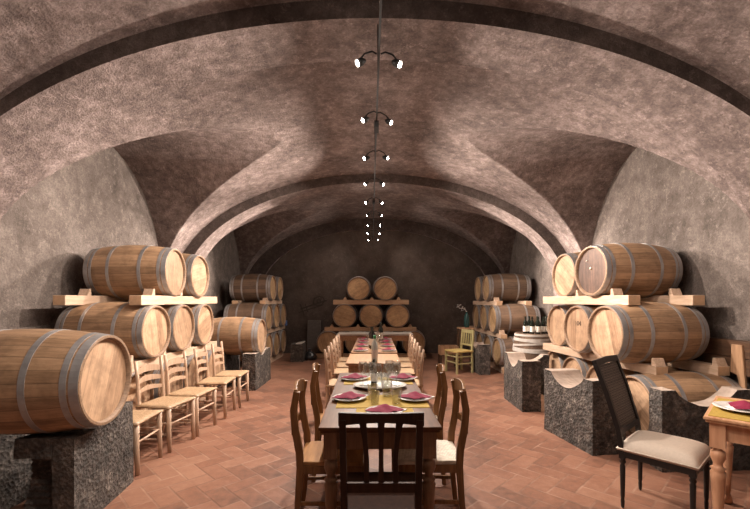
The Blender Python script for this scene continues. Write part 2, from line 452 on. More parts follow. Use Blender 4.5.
barrel('oak', 2.60, 5.73, 1.11, PI+D(3), 'oak barrel at far end of the middle right row', GR)
btop = barrel('stain', 2.50, 4.66, 1.82, PI+D(7), 'oak barrel with wine-dark stained head on top of right stack', GR, roll=0)
barrel('oak', 2.53, 5.39, 1.81, PI+D(4), 'oak barrel with light head behind the dark-headed one, top right row', GR)
# head colours of the stencilled barrel
for k in b104.children:
    if k.name.startswith('head'):
        for c in BAR['oak'].children:
            if c.name.startswith('head') and c.data.vertices[0].co.x * k.data.vertices[0].co.x > 0: k.data = c.data; break
tx = bpy.data.curves.new('stencil_number', 'FONT'); tx.body = '104'; tx.size = .085; tx.extrude = .001; tx.align_x = 'CENTER'
tx.materials.append(M['ink'])
tm = bpy.data.objects.new('tmp_text', tx); COL.objects.link(tm); bpy.context.view_layer.update()
me_ = bpy.data.meshes.new_from_object(tm.evaluated_get(bpy.context.evaluated_depsgraph_get())); bpy.data.objects.remove(tm)
to = bpy.data.objects.new('stencil_number', me_); COL.objects.link(to); to.parent = b104
to.location = (BL/2-.028, 0, BR+.04); to.rotation_euler = (PI/2, 0, PI/2); to['label'] = 'dark stencilled number 104'
pb = MB().lathe([(.016, 0), (.014, .012)], 12, 'x').build('bung', M['bung'], btop, loc=(BL/2-.031, -.02, BR+.03))
pb2 = MB().lathe([(.012, 0), (.010, .010)], 12, 'x').build('bung', M['bung'], btop, loc=(BL/2-.031, -.09, BR+.12))

barrel('oak', -1.80, 2.70, .945, D(4), 'large oak barrel lying on the rough stone at left edge of the photo', 'barrels on stone cradles', 1.04, roll=-.35)
barrel('oak', -1.95, 6.92, .86, D(0), 'single pale oak barrel on a low stone cradle past the chairs', 'barrels on stone cradles', 1.0)
GF = 'barrels in the far left stack'
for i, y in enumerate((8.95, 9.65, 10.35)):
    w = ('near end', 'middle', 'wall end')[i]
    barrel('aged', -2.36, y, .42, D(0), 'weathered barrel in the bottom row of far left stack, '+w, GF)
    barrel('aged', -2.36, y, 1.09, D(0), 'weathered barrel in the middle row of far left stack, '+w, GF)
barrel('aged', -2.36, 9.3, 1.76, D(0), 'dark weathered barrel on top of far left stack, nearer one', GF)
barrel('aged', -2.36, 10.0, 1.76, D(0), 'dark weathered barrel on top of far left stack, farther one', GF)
GG = 'barrels in the far right stack'
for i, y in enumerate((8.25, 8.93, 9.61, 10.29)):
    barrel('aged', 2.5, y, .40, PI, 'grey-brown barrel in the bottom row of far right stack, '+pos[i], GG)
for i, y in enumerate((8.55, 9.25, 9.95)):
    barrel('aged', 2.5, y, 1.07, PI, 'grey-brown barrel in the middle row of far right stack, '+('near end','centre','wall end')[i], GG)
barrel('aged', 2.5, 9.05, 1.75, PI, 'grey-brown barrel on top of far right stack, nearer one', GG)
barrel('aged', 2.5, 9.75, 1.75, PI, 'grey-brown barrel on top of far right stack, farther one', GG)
GB = 'barrels in the pyramid against the back wall'
nm = ('left end', 'left of centre', 'right of centre', 'right end')
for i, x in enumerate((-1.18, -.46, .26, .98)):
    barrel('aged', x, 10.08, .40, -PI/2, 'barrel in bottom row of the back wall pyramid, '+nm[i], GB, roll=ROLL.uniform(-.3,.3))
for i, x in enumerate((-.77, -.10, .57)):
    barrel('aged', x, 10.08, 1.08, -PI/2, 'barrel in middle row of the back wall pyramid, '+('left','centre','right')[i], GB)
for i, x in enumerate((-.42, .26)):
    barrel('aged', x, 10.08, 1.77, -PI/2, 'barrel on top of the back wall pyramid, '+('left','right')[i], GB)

# ------------------------------------------------------------------ beams with chocks
def beam(p0, p1, z0, z1, w, label, group, chocks=(), mat='beam', ch_h=.075):
    p0, p1 = Vector(p0), Vector(p1); d = p1-p0; L = d.length; rz = math.atan2(d.y, d.x) - PI/2
    r = thing('timber_bearer', label, 'beam', (p0.x, p0.y, z0), rz, group)
    m = MB().box(-w/2, w/2, 0, L, 0, z1-z0)
    o = m.build('timber', [M[mat], M['endgrain']], r, bevel=.004, seg=1)
    for p in o.data.polygons:
        if abs(p.normal.y) > .9: p.material_index = 1
    for c, s in chocks:      # wedge: distance along beam, side the slope faces
        h = ch_h
        prof = [(c-.05, 0), (c+.05, 0), (c+.05*s+.0, h) if s > 0 else (c+.02, h), (c+.02, h) if s > 0 else (c-.05, h)]
        prof = [(c-.03, 0), (c+.035, 0), (c+.03, h), (c+.005, h)] if s > 0 else [(c-.035, 0), (c+.03, 0), (c-.005, h), (c-.03, h)]
        MB().prism(prof, -w*.42, w*.42, 'yz').build('chock', M['beam'], r, loc=(0, 0, z1-z0), bevel=.003, seg=1)
    return r
gb = 'sawn support beams of the left stack'
beam((-2.53,4.22), (-2.53,6.25), 1.425, 1.53, .13, 'pale sawn beam under the two top barrels of left stack, room side', gb, ((.25,1),(.9,1)))
beam((-3.24,4.1), (-3.24,6.2), 1.425, 1.53, .13, 'pale sawn beam end by the left wall under the top barrels', gb, ((.36,1),(1.0,1)))
beam((-2.55,4.0), (-2.55,6.3), .735, .835, .13, 'sawn beam under the middle row of left stack, behind the chairs', gb, ((.1,1),(.75,1),(1.4,1),(2.05,-1)))
beam((-3.22,4.0), (-3.22,6.3), .735, .835, .13, 'sawn beam under the middle row of left stack, wall side', gb)
beam((-2.6,3.9), (-2.6,6.4), 0, .15, .14, 'floor timber under the bottom row of left stack', gb)
gb = 'sawn support beams of the right stack'
beam((2.66,4.10), (2.56,5.95), 1.425, 1.53, .13, 'pale sawn beam with a chock under the two top right barrels', gb, ((.27,1),(.96,1)))
beam((3.28,4.05), (3.22,5.9), 1.425, 1.53, .13, 'pale sawn beam end by the right wall under the top barrels', gb, ((.3,1),))
beam((2.80,3.90), (2.60,6.05), .735, .83, .13, 'long pale sawn beam sloping behind the cane chair, right stack', gb, ((.04,1),(.72,1),(1.4,1)))
beam((3.42,3.92), (3.26,6.1), .735, .83, .13, 'pale sawn beam at the wall side below the middle right row', gb, ((.04,1),(.74,1)))
beam((2.85,3.72), (2.8,6.3), 0, .15, .14, 'floor timber under the bottom row of right stack', gb)
gb = 'beams of the far stacks'
for s, n_, yy in ((-1, 'left', 0), (1, 'right', 0)):
    x = 2.5 if s < 0 else 2.63
    za = (.71, .80, 1.38, 1.47) if s < 0 else (.69, .78, 1.36, 1.46)
    ya = 8.6 if s < 0 else 8.15
    beam((s*x, ya), (s*x, 10.86), za[0], za[1], .13, 'beam under the middle row of far %s stack' % n_, gb, ((.15,1),(.75,1)))
    beam((s*x, ya+.3), (s*x, 10.5), za[2], za[3], .13, 'beam under the top barrels of far %s stack' % n_, gb, ((.2,1),(.8,1)))
    beam((s*(x+.62), ya+.3), (s*(x+.62), 10.5), za[2], za[3], .13, 'wall side beam under the top barrels of far %s stack' % n_, gb)
    beam((s*x, ya-.1), (s*x, 10.6), 0, .125, .14, 'floor timber of the far %s stack' % n_, gb)
gb = 'beams of the back wall pyramid'
def xbeam(x0, x1, y, z0, z1, label, chx=()):
    r = thing('timber_bearer', label, 'beam', ((x0+x1)/2, y, z0), 0, gb)
    MB().box(x0-(x0+x1)/2, x1-(x0+x1)/2, -.07, .07, 0, z1-z0).build('timber', M['beamx'], r, bevel=.005, seg=1)
    for c in chx:
        q = c-(x0+x1)/2
        MB().prism([(q-.05,0),(q+.05,0),(q+.012,.07),(q-.012,.07)], -.06, .06, 'xz').build('chock', M['beamx'], r, loc=(0,0,z1-z0), bevel=.003, seg=1)
    return r
xbeam(-1.06, .86, 10.2, 1.365, 1.485, 'upper beam of the back pyramid, below its two top barrels', (-.76,-.08,.6))
xbeam(-1.28, 1.05, 10.2, .69, .79, 'lower beam of the back pyramid, below its three middle barrels', (-1.1,-.435,.235,.9))
xbeam(-1.5, 1.3, 10.22, 0, .11, 'floor timber of the back pyramid')

# ------------------------------------------------------------------ stone cradles
def cradle(label, cx, cy, rz, L, T, h0, h1, notch, depth, group='empty stone cradles on the right', shift=0, slopes=0):
    """slab: length L along local y, thickness T along local x; horns h0 (at -y), h1 (at +y)"""
    r = tag(bpy.data.objects.new('tmp', None), '', '')
    pts = [(-L/2, 0), (L/2, 0), (L/2+slopes, h1)]
    nb = 14; a0, a1 = shift+notch, shift-notch
    pts += [(a0+.0, h1)]
    for i in range(1, nb):
        t = i/nb; s = a0+(a1-a0)*t; hh = h1+(h0-h1)*t
        pts.append((s, hh - depth*math.sin(PI*t)**.75))
    pts += [(a1, h0), (-L/2-slopes, h0)]
    # build as strips so the saddle can be subdivided cleanly
    m = MB(); top = pts[2:]
    k = len(top); vs = []
    for xx in (-T/2, T/2):
        vs += [(xx, p[0], p[1]) for p in top] + [(xx, max(-L/2, min(L/2, p[0])), 0) for p in top]
    fs = []; mi = []
    m.add(vs, [(i, i+1, k+i+1, k+i) for i in range(k-1)], 0)
    base = 2*k
    m.f += [(base+i, base+k+i, base+k+i+1, base+i+1) for i in range(k-1)]; m.m += [0]*(k-1); m.sm += [False]*(k-1)
    m.f += [(i, base+i, base+i+1, i+1) for i in range(k-1)]; m.m += [1]*(k-1); m.sm += [False]*(k-1)
    m.f += [(0, k, base+k, base), (k-1, base+k-1, base+2*k-1, 2*k-1)]; m.m += [0, 0]; m.sm += [False, False]
    m.f += [(k+i, k+i+1, base+k+i+1, base+k+i) for i in range(k-1)]; m.m += [0]*(k-1); m.sm += [False]*(k-1)
    bpy.data.objects.remove(r)
    o = m.build('stone_cradle', [M['stone'], M['stonetop']], None, (cx, cy, 0), (0,0,rz), sub=4, disp=.007, dscale=11)
    return tag(o, label, 'stone cradle', group)
# right: stone A
cradle('empty rough stone cradle with U-shaped saddle, left of the black chair', 2.18, 4.22, D(9), .80, .36, .71, .69, .27, .14)
cradle('wide stone cradle behind the black chair and beside the table', 2.86, 3.53, D(93), .80, .15, .70, .70, .28, .14)
cradle('stone cradle with narrow horns, farther along the right row', 2.07, 5.66, D(0), .74, .25, .67, .70, .22, .14)
cradle('low stone cradle in shadow under the bottle barrel', 2.34, 6.03, D(90), .52, .13, .66, .66, .18, .09)
cradle('small stone cradle beside the olive chair', 2.15, 8.15, D(4), .5, .22, .60, .60, .15, .1, 'small far stone blocks')
# left: cradles carrying barrels
cradle('stone cradle carrying the single pale barrel past the chairs', -2.06, 7.0, 0, .95, .22, .60, .60, .2, .065, 'stones carrying barrels', -.08)
cradle('dark rear stone carrying the wall end of the single barrel', -2.62, 7.0, 0, .9, .2, .60, .60, .2, .065, 'stones carrying barrels', -.08)
# foreground stone with the carved hollow
m = MB(); m.prism([(2.50,0),(3.27,0),(3.25,.655),(3.0,.63),(2.72,.598),(2.50,.612)], -2.02, -1.88, 'yz')
m.v = [((x - .12*(y-2.5)) if x > -1.95 else x, y, z) for x, y, z in m.v]
prof = [(2.50,.612), (2.49,.49), (2.56,.48)]
for i in range(26):
    t = i/25; z = .475*(1-t); y_ = 2.62 - .16*t**2 + .02*math.sin(t*3) + (.007 if i % 2 else -.007)
    prof.append((y_, z))
prof += [(3.22, 0), (3.22, .63), (3.0,.62), (2.72,.595)]
m.prism(prof, -2.25, -2.02, 'yz')
o = m.build('stone_cradle', M['stone'], sub=3, disp=.006, dscale=11)
tag(o, 'big rough stone block with carved hollow under the left foreground barrel', 'stone cradle', 'stones carrying barrels')
m = MB(); m.prism([(2.40,0),(3.1,0),(3.08,.64),(2.72,.588),(2.42,.61)], -2.85, -2.58, 'yz')
tag(m.build('stone_cradle', M['stone'], sub=3, disp=.006, dscale=11), 'shadowed second stone under the wall end of the foreground barrel', 'stone cradle', 'stones carrying barrels')
tag(MB().box(2.17, 2.29, 5.3, 5.5, 0, .19).build('timber_block', M['beam'], bevel=.005), 'pale timber block on the floor between two stone cradles', 'wood block')
o = MB().box(-2.02, -1.72, 9.55, 9.95, 0, .42).build('stone_block', M['stone'], sub=3, disp=.01); tag(o, 'grey stone block with pale top near the back wall', 'stone block')
tag(MB().prism([(-1.88,.35),(-1.70,.45),(-1.70,.47),(-1.88,.44)], 9.6, 9.9, 'xz').build('paper_sheet', M['china'], bevel=.002, loc=(-.02,0,.0)), 'pale sheet lying on the grey stone block by the back wall', 'paper')
tag(MB().prism([(10.86,0),(10.9,0),(11.08,.92),(11.04,.92)], -1.86, -1.5, 'yz').build('grey_board', M['greyboard'], bevel=.003), 'dull grey board leaning on the back wall', 'board')
tag(MB().lathe([(.02,0),(.17,.0),(.19,.06),(.15,.13),(.07,.19),(.03,.24),(.05,.27),(.01,.27)], 14).build('plastic_bag', M['blackbag'], loc=(-1.62,9.95,0), disp=.02, dscale=9), 'black tied bag on the floor by the back wall', 'bag')
tag(MB().box(-2.48,-2.37,10.70,10.80,.80,.93).build('blue_box', M['blue'], bevel=.003), 'small blue box on the beam end of the far left stack', 'box')

# ------------------------------------------------------------------ chairs
def arc(n, f): return [f(i/(n-1)) for i in range(n)]
def rush_chair(label, wood_, seat_, h=.875, w=.385, d=.34, slats=3):
    r = thing('rush_chair', label, 'chair')
    hw = w/2; xb, xf = -d/2, d/2; wm = M[wood_]
    for s in (-1, 1):
        pts = [(xb-.015, s*(hw-.01), 0), (xb, s*(hw-.012), .25), (xb, s*(hw-.015), .45), (xb-.012, s*(hw-.015), .70), (xb-.032, s*(hw-.01), h)]
        MB().sweep(pts, [.018,.021,.021,.018,.015], [.018,.021,.021,.018,.015], 8).build('leg', wm, r)
        MB().sweep([(xf+.01, s*hw, 0), (xf, s*hw, .2), (xf, s*hw, .445)], [.019,.022,.023], None, 8).build('leg', wm, r)
        for z in (.17, .28):
            MB().sweep([(xb, s*(hw-.01), z), (xf, s*hw, z)], .009, None, 8).build('stretcher', wm, r)
    for x, z in ((xf, .27), (xb, .24)):
        MB().sweep([(x, -hw, z), (x, hw, z)], .010, None, 8, side=(1,0,0)).build('stretcher', wm, r)
    for i in range(slats):
        z = .565 + i*(h-.60)/(slats-.15); hh = .030 + .007*i
        lean = -.032*(z-.55)/.32 if z > .55 else 0
        def p(t): 
            y_ = (-1+2*t)*(hw-.018); return (xb+lean-.025*(1-(2*t-1)**2), y_, z)
        P = arc(9, p); vs = []; 
        for j, q in enumerate(P):
            t = j/8; up = hh*(.55+.55*math.sin(PI*t)) ; dn = hh*.55
            for dx in (-.006, .006): vs += [(q[0]+dx, q[1], z-dn+.012*math.sin(PI*t)), (q[0]+dx, q[1], z+up+.008*math.sin(PI*t))]
        fs = []
        for j in range(8):
            a, c = j*4, (j+1)*4
            fs += [(a, a+1, c+1, c), (a+2, c+2, c+3, a+3), (a+1, a+3, c+3, c+1), (a, c, c+2, a+2)]
        fs += [(0,2,3,1), (32,33,35,34)]
        MB().add(vs, fs).build('slat', wm, r)
    # seat: woven pad, slightly dished, rolled edges
    m = MB(); n = 10; vs = []; fs = []
    for i in range(n+1):
        for j in range(n+1):
            u, v = i/n*2-1, j/n*2-1
            x = u*(d/2+.022); y_ = v*(hw+.022)*(1+.04*u)
            z = .455 - .012*(1-max(abs(u), abs(v))) - (.014 if max(abs(u), abs(v)) > .99 else 0)
            vs.append((x, y_, z))
    N = (n+1)*(n+1); vs += [(x, y_, .425) for x, y_, z in vs]
    for i in range(n):
        for j in range(n):
            a = i*(n+1)+j; fs.append((a, a+n+1, a+n+2, a+1)); fs.append((N+a, N+a+1, N+a+n+2, N+a+n+1))
    ed = [j for j in range(n+1)] + [i*(n+1)+n for i in range(1, n+1)] + [n*(n+1)+j for j in range(n-1, -1, -1)] + [i*(n+1) for i in range(n-1, 0, -1)]
    for a, c in zip(ed, ed[1:]+ed[:1]): fs.append((a, c, N+c, N+a))
    m.add(vs, fs, 0, True).build('seat', M[seat_], r)
    return r
G1 = 'rush chairs lined up by the left barrels'
C1 = rush_chair('pale rush chair half hidden by the foreground barrel and stone', 'beech', 'rush')
C1['group'] = G1
# place by front legs
def put(o, fx, fy, rz, dd=.34, dw=.38):   # middle of the front legs
    o.location = (fx-math.cos(rz)*dd/2, fy-math.sin(rz)*dd/2, 0); o.rotation_euler = (0,0,rz)
put(C1, -2.02, 3.57, D(2))
for fy, fx, a, lb in ((4.07,-1.97,-9,'pale rush chair second in the wall row, seat overlapping its neighbour'), (4.54,-1.92,-6,'pale rush chair in the centre of the row of five'),
                   (5.19,-1.89,3,'pale rush chair fourth in the row, after a small gap'), (5.68,-1.87,2,'pale rush chair at the far end of the row of five')):
    put(dup(C1, lb, group=G1), fx, fy, D(a))
G2 = 'rush chairs at the far tables'
for s in (-1, 1):
    for i, y in enumerate((5.06, 5.86, 6.42, 7.0)):
        lb = 'pale ladder-back chair on the %s side of the far tables, %s' % (('left' if s < 0 else 'right'), ('nearest', 'second', 'third', 'last')[i])
        o = dup(C1, lb, group=G2); o.location = (s*(.40+.015*i)-.01, y, 0); o.rotation_euler = (0,0, 0 if s < 0 else PI)

def wood_chair(label, seatm, h=.90, w=.36, d=.38):
    r = thing('dining_chair', label, 'chair'); wm = M['honey']; hw = w/2; xb, xf = -d/2, d/2
    for s in (-1, 1):
        P = [(xb-.025,0),(xb-.005,.2),(xb+.01,.42),(xb+.005,.52),(xb-.022,.66),(xb-.032,.78),(xb-.012,h)]
        MB().sweep([(x, s*(hw-.004), z) for x, z in P], [.014,.015,.016,.016,.015,.015,.014], [.016,.019,.023,.024,.023,.022,.02]).build('leg', wm, r, bevel=.004)
        MB().sweep([(xf, s*(hw+.01), 0), (xf, s*(hw+.01), .43)], [.014,.020]).build('leg', wm, r, bevel=.003)
        MB().sweep([(xb, s*hw, .19), (xf, s*(hw+.01), .19)], .008, .012).build('stretcher', wm, r, bevel=.003)
        MB().sweep([(xb, s*hw, .405), (xf, s*(hw+.01), .405)], .010, .026).build('seat_rail', wm, r, bevel=.003)
    for x, z, a, b_ in ((xf, .405, .026, .010), (xb+.01, .405, .026, .010), (0, .19, .010, .008)):
        MB().sweep([(x, -hw, z), (x, hw, z)], b_, a, side=(1,0,0)).build('seat_rail' if z > .3 else 'stretcher', wm, r, bevel=.003)
    # arched crest rail
    vs = []; fs = []
    for j in range(11):
        t = j/10; y_ = (-1+2*t)*(hw+.004); x = xb-.02-.018*math.sin(PI*t)
        top = h+.012+.02*math.sin(PI*t); bot = h-.075+.022*math.sin(PI*t)
        for dx in (-.010, .010): vs += [(x+dx-.014*0, y_, bot), (x+dx, y_, top)]
    for j in range(10):
        a, c = j*4, j*4+4
        fs += [(a, a+1, c+1, c), (a+2, c+2, c+3, a+3), (a+1, a+3, c+3, c+1), (a, c, c+2, a+2)]
    fs += [(0,2,3,1), (40,41,43,42)]
    MB().add(vs, fs).build('crest_rail', wm, r, bevel=.003)
    MB().sweep(arc(7, lambda t: (xb-.038-.015*math.sin(PI*t), (-1+2*t)*hw, .645+.012*math.sin(PI*t))), .007, .022, side=(1,0,0)).build('back_rail', wm, r)
    MB().prism([(xb-.0,-hw-.005),(xf+.03,-hw-.03),(xf+.035,0),(xf+.03,hw+.03),(xb,hw+.005),(xb-.005,0)], .432, .458, 'xy').build('seat', M[seatm], r, bevel=.007, seg=3)
    return r
G3 = 'brown chairs at the near table'
D1 = wood_chair('brown wooden chair with plain wood seat, left of the near table, closer one', 'honeyseat'); D1['group'] = G3
D1.location = (-.30, 2.72, 0); D1.rotation_euler = (0,0,D(2))
dup(D1, 'brown wooden chair on the left of the near table, farther one', (-.30, 3.46, 0), D(4), G3)
D2 = wood_chair('brown wooden chair with pale woven seat, right of the near table', 'rushpale'); D2['group'] = G3
D2.location = (.365, 2.74, 0); D2.rotation_euler = (0,0,PI+D(-2))
dup(D2, 'brown wooden chair on the right of the near table, farther one', (.35, 3.40, 0), PI-D(3), G3)

# dark slatted chair in front
r = thing('slat_back_chair', 'dark walnut chair with slatted back at the near end of the table', 'chair', (.03, 2.15, 0), PI/2)
wm = M['darkwood']
for s in (-1, 1):
    MB().sweep([(-.27, s*.185, 0), (-.22, s*.18, .25), (-.19, s*.18, .45), (-.195, s*.185, .7), (-.205, s*.188, .90)], .016, [.016,.02,.022,.018,.015]).build('leg', wm, r, bevel=.004)
    MB().sweep([(.20, s*.19, 0), (.20, s*.19, .43)], [.015,.021]).build('leg', wm, r, bevel=.004)
    MB().sweep([(-.20, s*.18, .40), (.2, s*.19, .40)], .010, .03).build('seat_rail', wm, r, bevel=.003)
MB().sweep([(.20, -.19, .40), (.2, .19, .40)], .010, .03, side=(1,0,0)).build('seat_rail', wm, r, bevel=.003)
MB().sweep([(-.20, -.18, .40), (-.2, .18, .40)], .010, .03, side=(1,0,0)).build('seat_rail', wm, r, bevel=.003)
vs = []; fs = []
for j in range(15):
    t = j/14; u = 2*t-1; y_ = u*.208; x = -.205+.012*(1-u*u)
    top = .935-.008*(1-u*u); bot = .868+.012*(1-abs(u)**2.2)
    for dx in (-.012, .012): vs += [(x+dx, y_, bot), (x+dx, y_, top)]
for j in range(14):
    a, c = j*4, j*4+4; fs += [(a, a+1, c+1, c), (a+2, c+2, c+3, a+3), (a+1, a+3, c+3, c+1), (a, c, c+2, a+2)]
fs += [(0,2,3,1), (56,57,59,58)]
MB().add(vs, fs).build('crest_rail', wm, r, bevel=.003)
MB().sweep([(-.195, -.18, .565), (-.195, .18, .565)], .010, .024, side=(1,0,0)).build('back_rail', wm, r, bevel=.004)
for y_ in (-.078, 0, .078):
    MB().sweep([(-.195, y_*.92, .58), (-.19, y_*.9, .7), (-.195, y_*1.02, .80), (-.20, y_*1.15, .885)], [.014,.011,.012,.018], .006).build('slat', wm, r)
MB().prism([(-.20,-.19),(.23,-.215),(.235,0),(.23,.215),(-.20,.19)], .43, .458, 'xy').build('seat', wm, r, bevel=.008, seg=3)

# black cane-back chair
u = Vector((.66, -.75, 0)); rz = math.atan2(u.y, u.x)
pb_ = Vector((1.765, 2.85, 0)); pf_ = pb_ + Vector((.75,.66,0))*.40; mid = (pb_+pf_)/2
r = thing('cane_back_chair', 'black chair with cane back and beige cushion facing the right table', 'chair', (mid.x+u.x*.2, mid.y+u.y*.2, 0), rz)
wm = M['black']
def turned(m, x, y_, ztop, rr=.019):
    m.lathe([(.006,0),(.011,.01),(.013,.05),(.011,.07),(rr*.75,.09),(rr*.95,ztop-.10),(rr*.7,ztop-.085),(rr*1.15,ztop-.07),(rr*.75,ztop-.055),(rr*1.1,ztop-.045)], 14, 'z', (x, y_, 0))
    m.box(x-rr, x+rr, y_-rr, y_+rr, ztop-.045, ztop); return m
for s in (-1, 1):
    turned(MB(), .2, s*.21, .40).build('leg', wm, r); turned(MB(), -.2, s*.20, .40).build('leg', wm, r)
    MB().sweep([(-.20, s*.20, .38), (-.225, s*.20, .55), (-.30, s*.205, .80), (-.375, s*.21, 1.0)], .017, .016).build('back_post', wm, r, bevel=.003)
MB().prism([(-.22,-.215),(.22,-.23),(.22,.23),(-.22,.215)], .365, .41, 'xy').build('seat_frame', wm, r, bevel=.005)
MB().sweep([(-.378, -.225, 1.008), (-.38, 0, 1.018), (-.378, .225, 1.008)], .016, .024, side=(1,0,.35)).build('crest_rail', wm, r, bevel=.003)
MB().sweep([(-.222, -.2, .535), (-.222, .2, .535)], .014, .018, side=(1,0,.2)).build('back_rail', wm, r, bevel=.003)
MB().sweep([(-.228, 0, .55), (-.30, 0, .80), (-.372, 0, .99)], .19, .004, side=(0,1,0)).build('cane_panel', M['cane'], r)
# cushion
m = MB(); n = 14; vs = []; fs = []
for i in range(n+1):
    for j in range(n+1):
        a, b_ = i/n*2-1, j/n*2-1
        e = (1-abs(a)**4)*(1-abs(b_)**4)
        vs.append((a*.232, b_*(.225+.008*a), .428+.070*e**.38))
N = len(vs); vs += [(x, y_, .41) for x, y_, z in vs]
for i in range(n):
    for j in range(n):
        a = i*(n+1)+j; fs.append((a, a+n+1, a+n+2, a+1)); fs.append((N+a, N+a+1, N+a+n+2, N+a+n+1))
ed = [j for j in range(n+1)] + [i*(n+1)+n for i in range(1, n+1)] + [n*(n+1)+j for j in range(n-1, -1, -1)] + [i*(n+1) for i in range(n-1, 0, -1)]
for a, c in zip(ed, ed[1:]+ed[:1]): fs.append((a, c, N+c, N+a))
cu = m.add(vs, fs, 0, True).build('seat_cushion', M['cushion'], r)
per = [(.233*a, b_*(.228+.008*a), .424) for a, b_ in [(-1,-1),(0,-1),(1,-1),(1,0),(1,1),(0,1),(-1,1),(-1,0)]]
MB().sweep(per, .005, None, 6, side=(0,0,1), closed=True).build('piping', M['cushion'], cu)

# olive chair
r = thing('painted_chair', 'olive yellow painted chair with spindle back near the far right stack', 'chair', (1.73, 8.22, 0), PI+D(24))
wm = M['olive']
for s in (-1, 1):
    MB().sweep([(-.19, s*.18, 0), (-.18, s*.18, .45), (-.22, s*.18, .86)], .017).build('leg', wm, r)
    MB().sweep([(.19, s*.19, 0), (.19, s*.19, .43)], .018).build('leg', wm, r)
    for z in (.2, .34): MB().sweep([(-.19, s*.18, z), (.19, s*.19, z)], .008, .012).build('stretcher', wm, r)
for z in (.22, .34): MB().sweep([(.19, -.19, z), (.19, .19, z)], .008, .012, side=(1,0,0)).build('stretcher', wm, r)
for z, a in ((.83, .035), (.56, .018)): MB().sweep([(-.18-.04*(z-.45)/.41, -.18, z), (-.18-.04*(z-.45)/.41, .18, z)], .010, a, side=(1,0,0)).build('back_rail', wm, r)
for i in range(4): MB().sweep([(-.192, -.108+.072*i, .57), (-.212, -.108+.072*i, .80)], .009).build('spindle', wm, r)
MB().box(-.2, .22, -.21, .21, .425, .455).build('seat', M['oliveseat'], r, bevel=.006)

# ------------------------------------------------------------------ tables
def table(label, x, y, rz, W, L, Ht, top, leg, turned_=True, name='dining_table', inset=.055, apron=.11):
    """origin at the centre of the near end; local +y is the length"""
    r = thing(name, label, 'table', (x, y, 0), rz)
    m = MB(); m.prism([(-W/2,0),(W/2,0),(W/2,L),(-W/2,L)], Ht-.018, Ht, 'xy'); 
    m.prism([(-W/2+.010,.010),(W/2-.010,.010),(W/2-.010,L-.010),(-W/2+.010,L-.010)], Ht-.034, Ht-.0185, 'xy')
    m.build('table_top', M[top], r, bevel=.004)
    for i, (lx, ly) in enumerate(((-1,0),(1,0),(-1,1),(1,1))):
        cx, cy = lx*(W/2-inset-.01), (inset+.01 if ly == 0 else L-inset-.01)
        z1 = Ht-.034; q = MB(); s = .038
        if turned_:
            q.box(cx-s, cx+s, cy-s, cy+s, z1-apron-.045, z1)
            zb = z1-apron-.045
            q.lathe([(.020,0),(.034,.012),(.030,.05),(.020,.07),(.026,.10),(.024,.12),(.036,zb-.20),(.040,zb-.155),(.030,zb-.145),(.040,zb-.13),(.026,zb-.12),(.024,zb-.10),(.040,zb-.06),(.036,zb-.025),(.022,zb-.015),(.034,zb)], 20, 'z', (cx, cy, 0))
        else:
            q.sweep([(cx, cy, 0), (cx, cy, z1)], [.025, .034])
        q.build('leg', M[leg], r, bevel=0)
    a = inset-.018+.03
    for p, q_ in (((-W/2+a, a), (W/2-a, a)), ((-W/2+a, L-a), (W/2-a, L-a)), ((-W/2+a, a), (-W/2+a, L-a)), ((W/2-a, a), (W/2-a, L-a))):
        MB().sweep([(p[0], p[1], Ht-.034-apron/2), (q_[0], q_[1], Ht-.034-apron/2)], .011, apron/2, side=(1,0,0) if p[0] == q_[0] else (0,1,0)).build('apron', M[leg], r)
    return r
TH = .76
table('brown wooden dining table with turned legs, laid for five, in front', .03, 2.26, D(1.0), .70, 1.70, TH, 'tabletop', 'tableleg')
table('narrow pale wooden table behind the near table', -.02, 4.65, 0, .645, .82, .745, 'palewood', 'palewood', False)
table('long pale wooden table laid with red napkins farther back', -.01, 5.5, 0, .64, 2.1, TH, 'palewood', 'palewood', False)
table('grey covered table across the aisle before the back barrels', 0, 8.45, 0, 1.62, .62, TH, 'cloth', 'palewood', False)
rt = table('orange pine table with turned legs cut by the right edge', 2.30, 2.745, D(-135), .76, 1.15, TH, 'pinetop', 'pine')

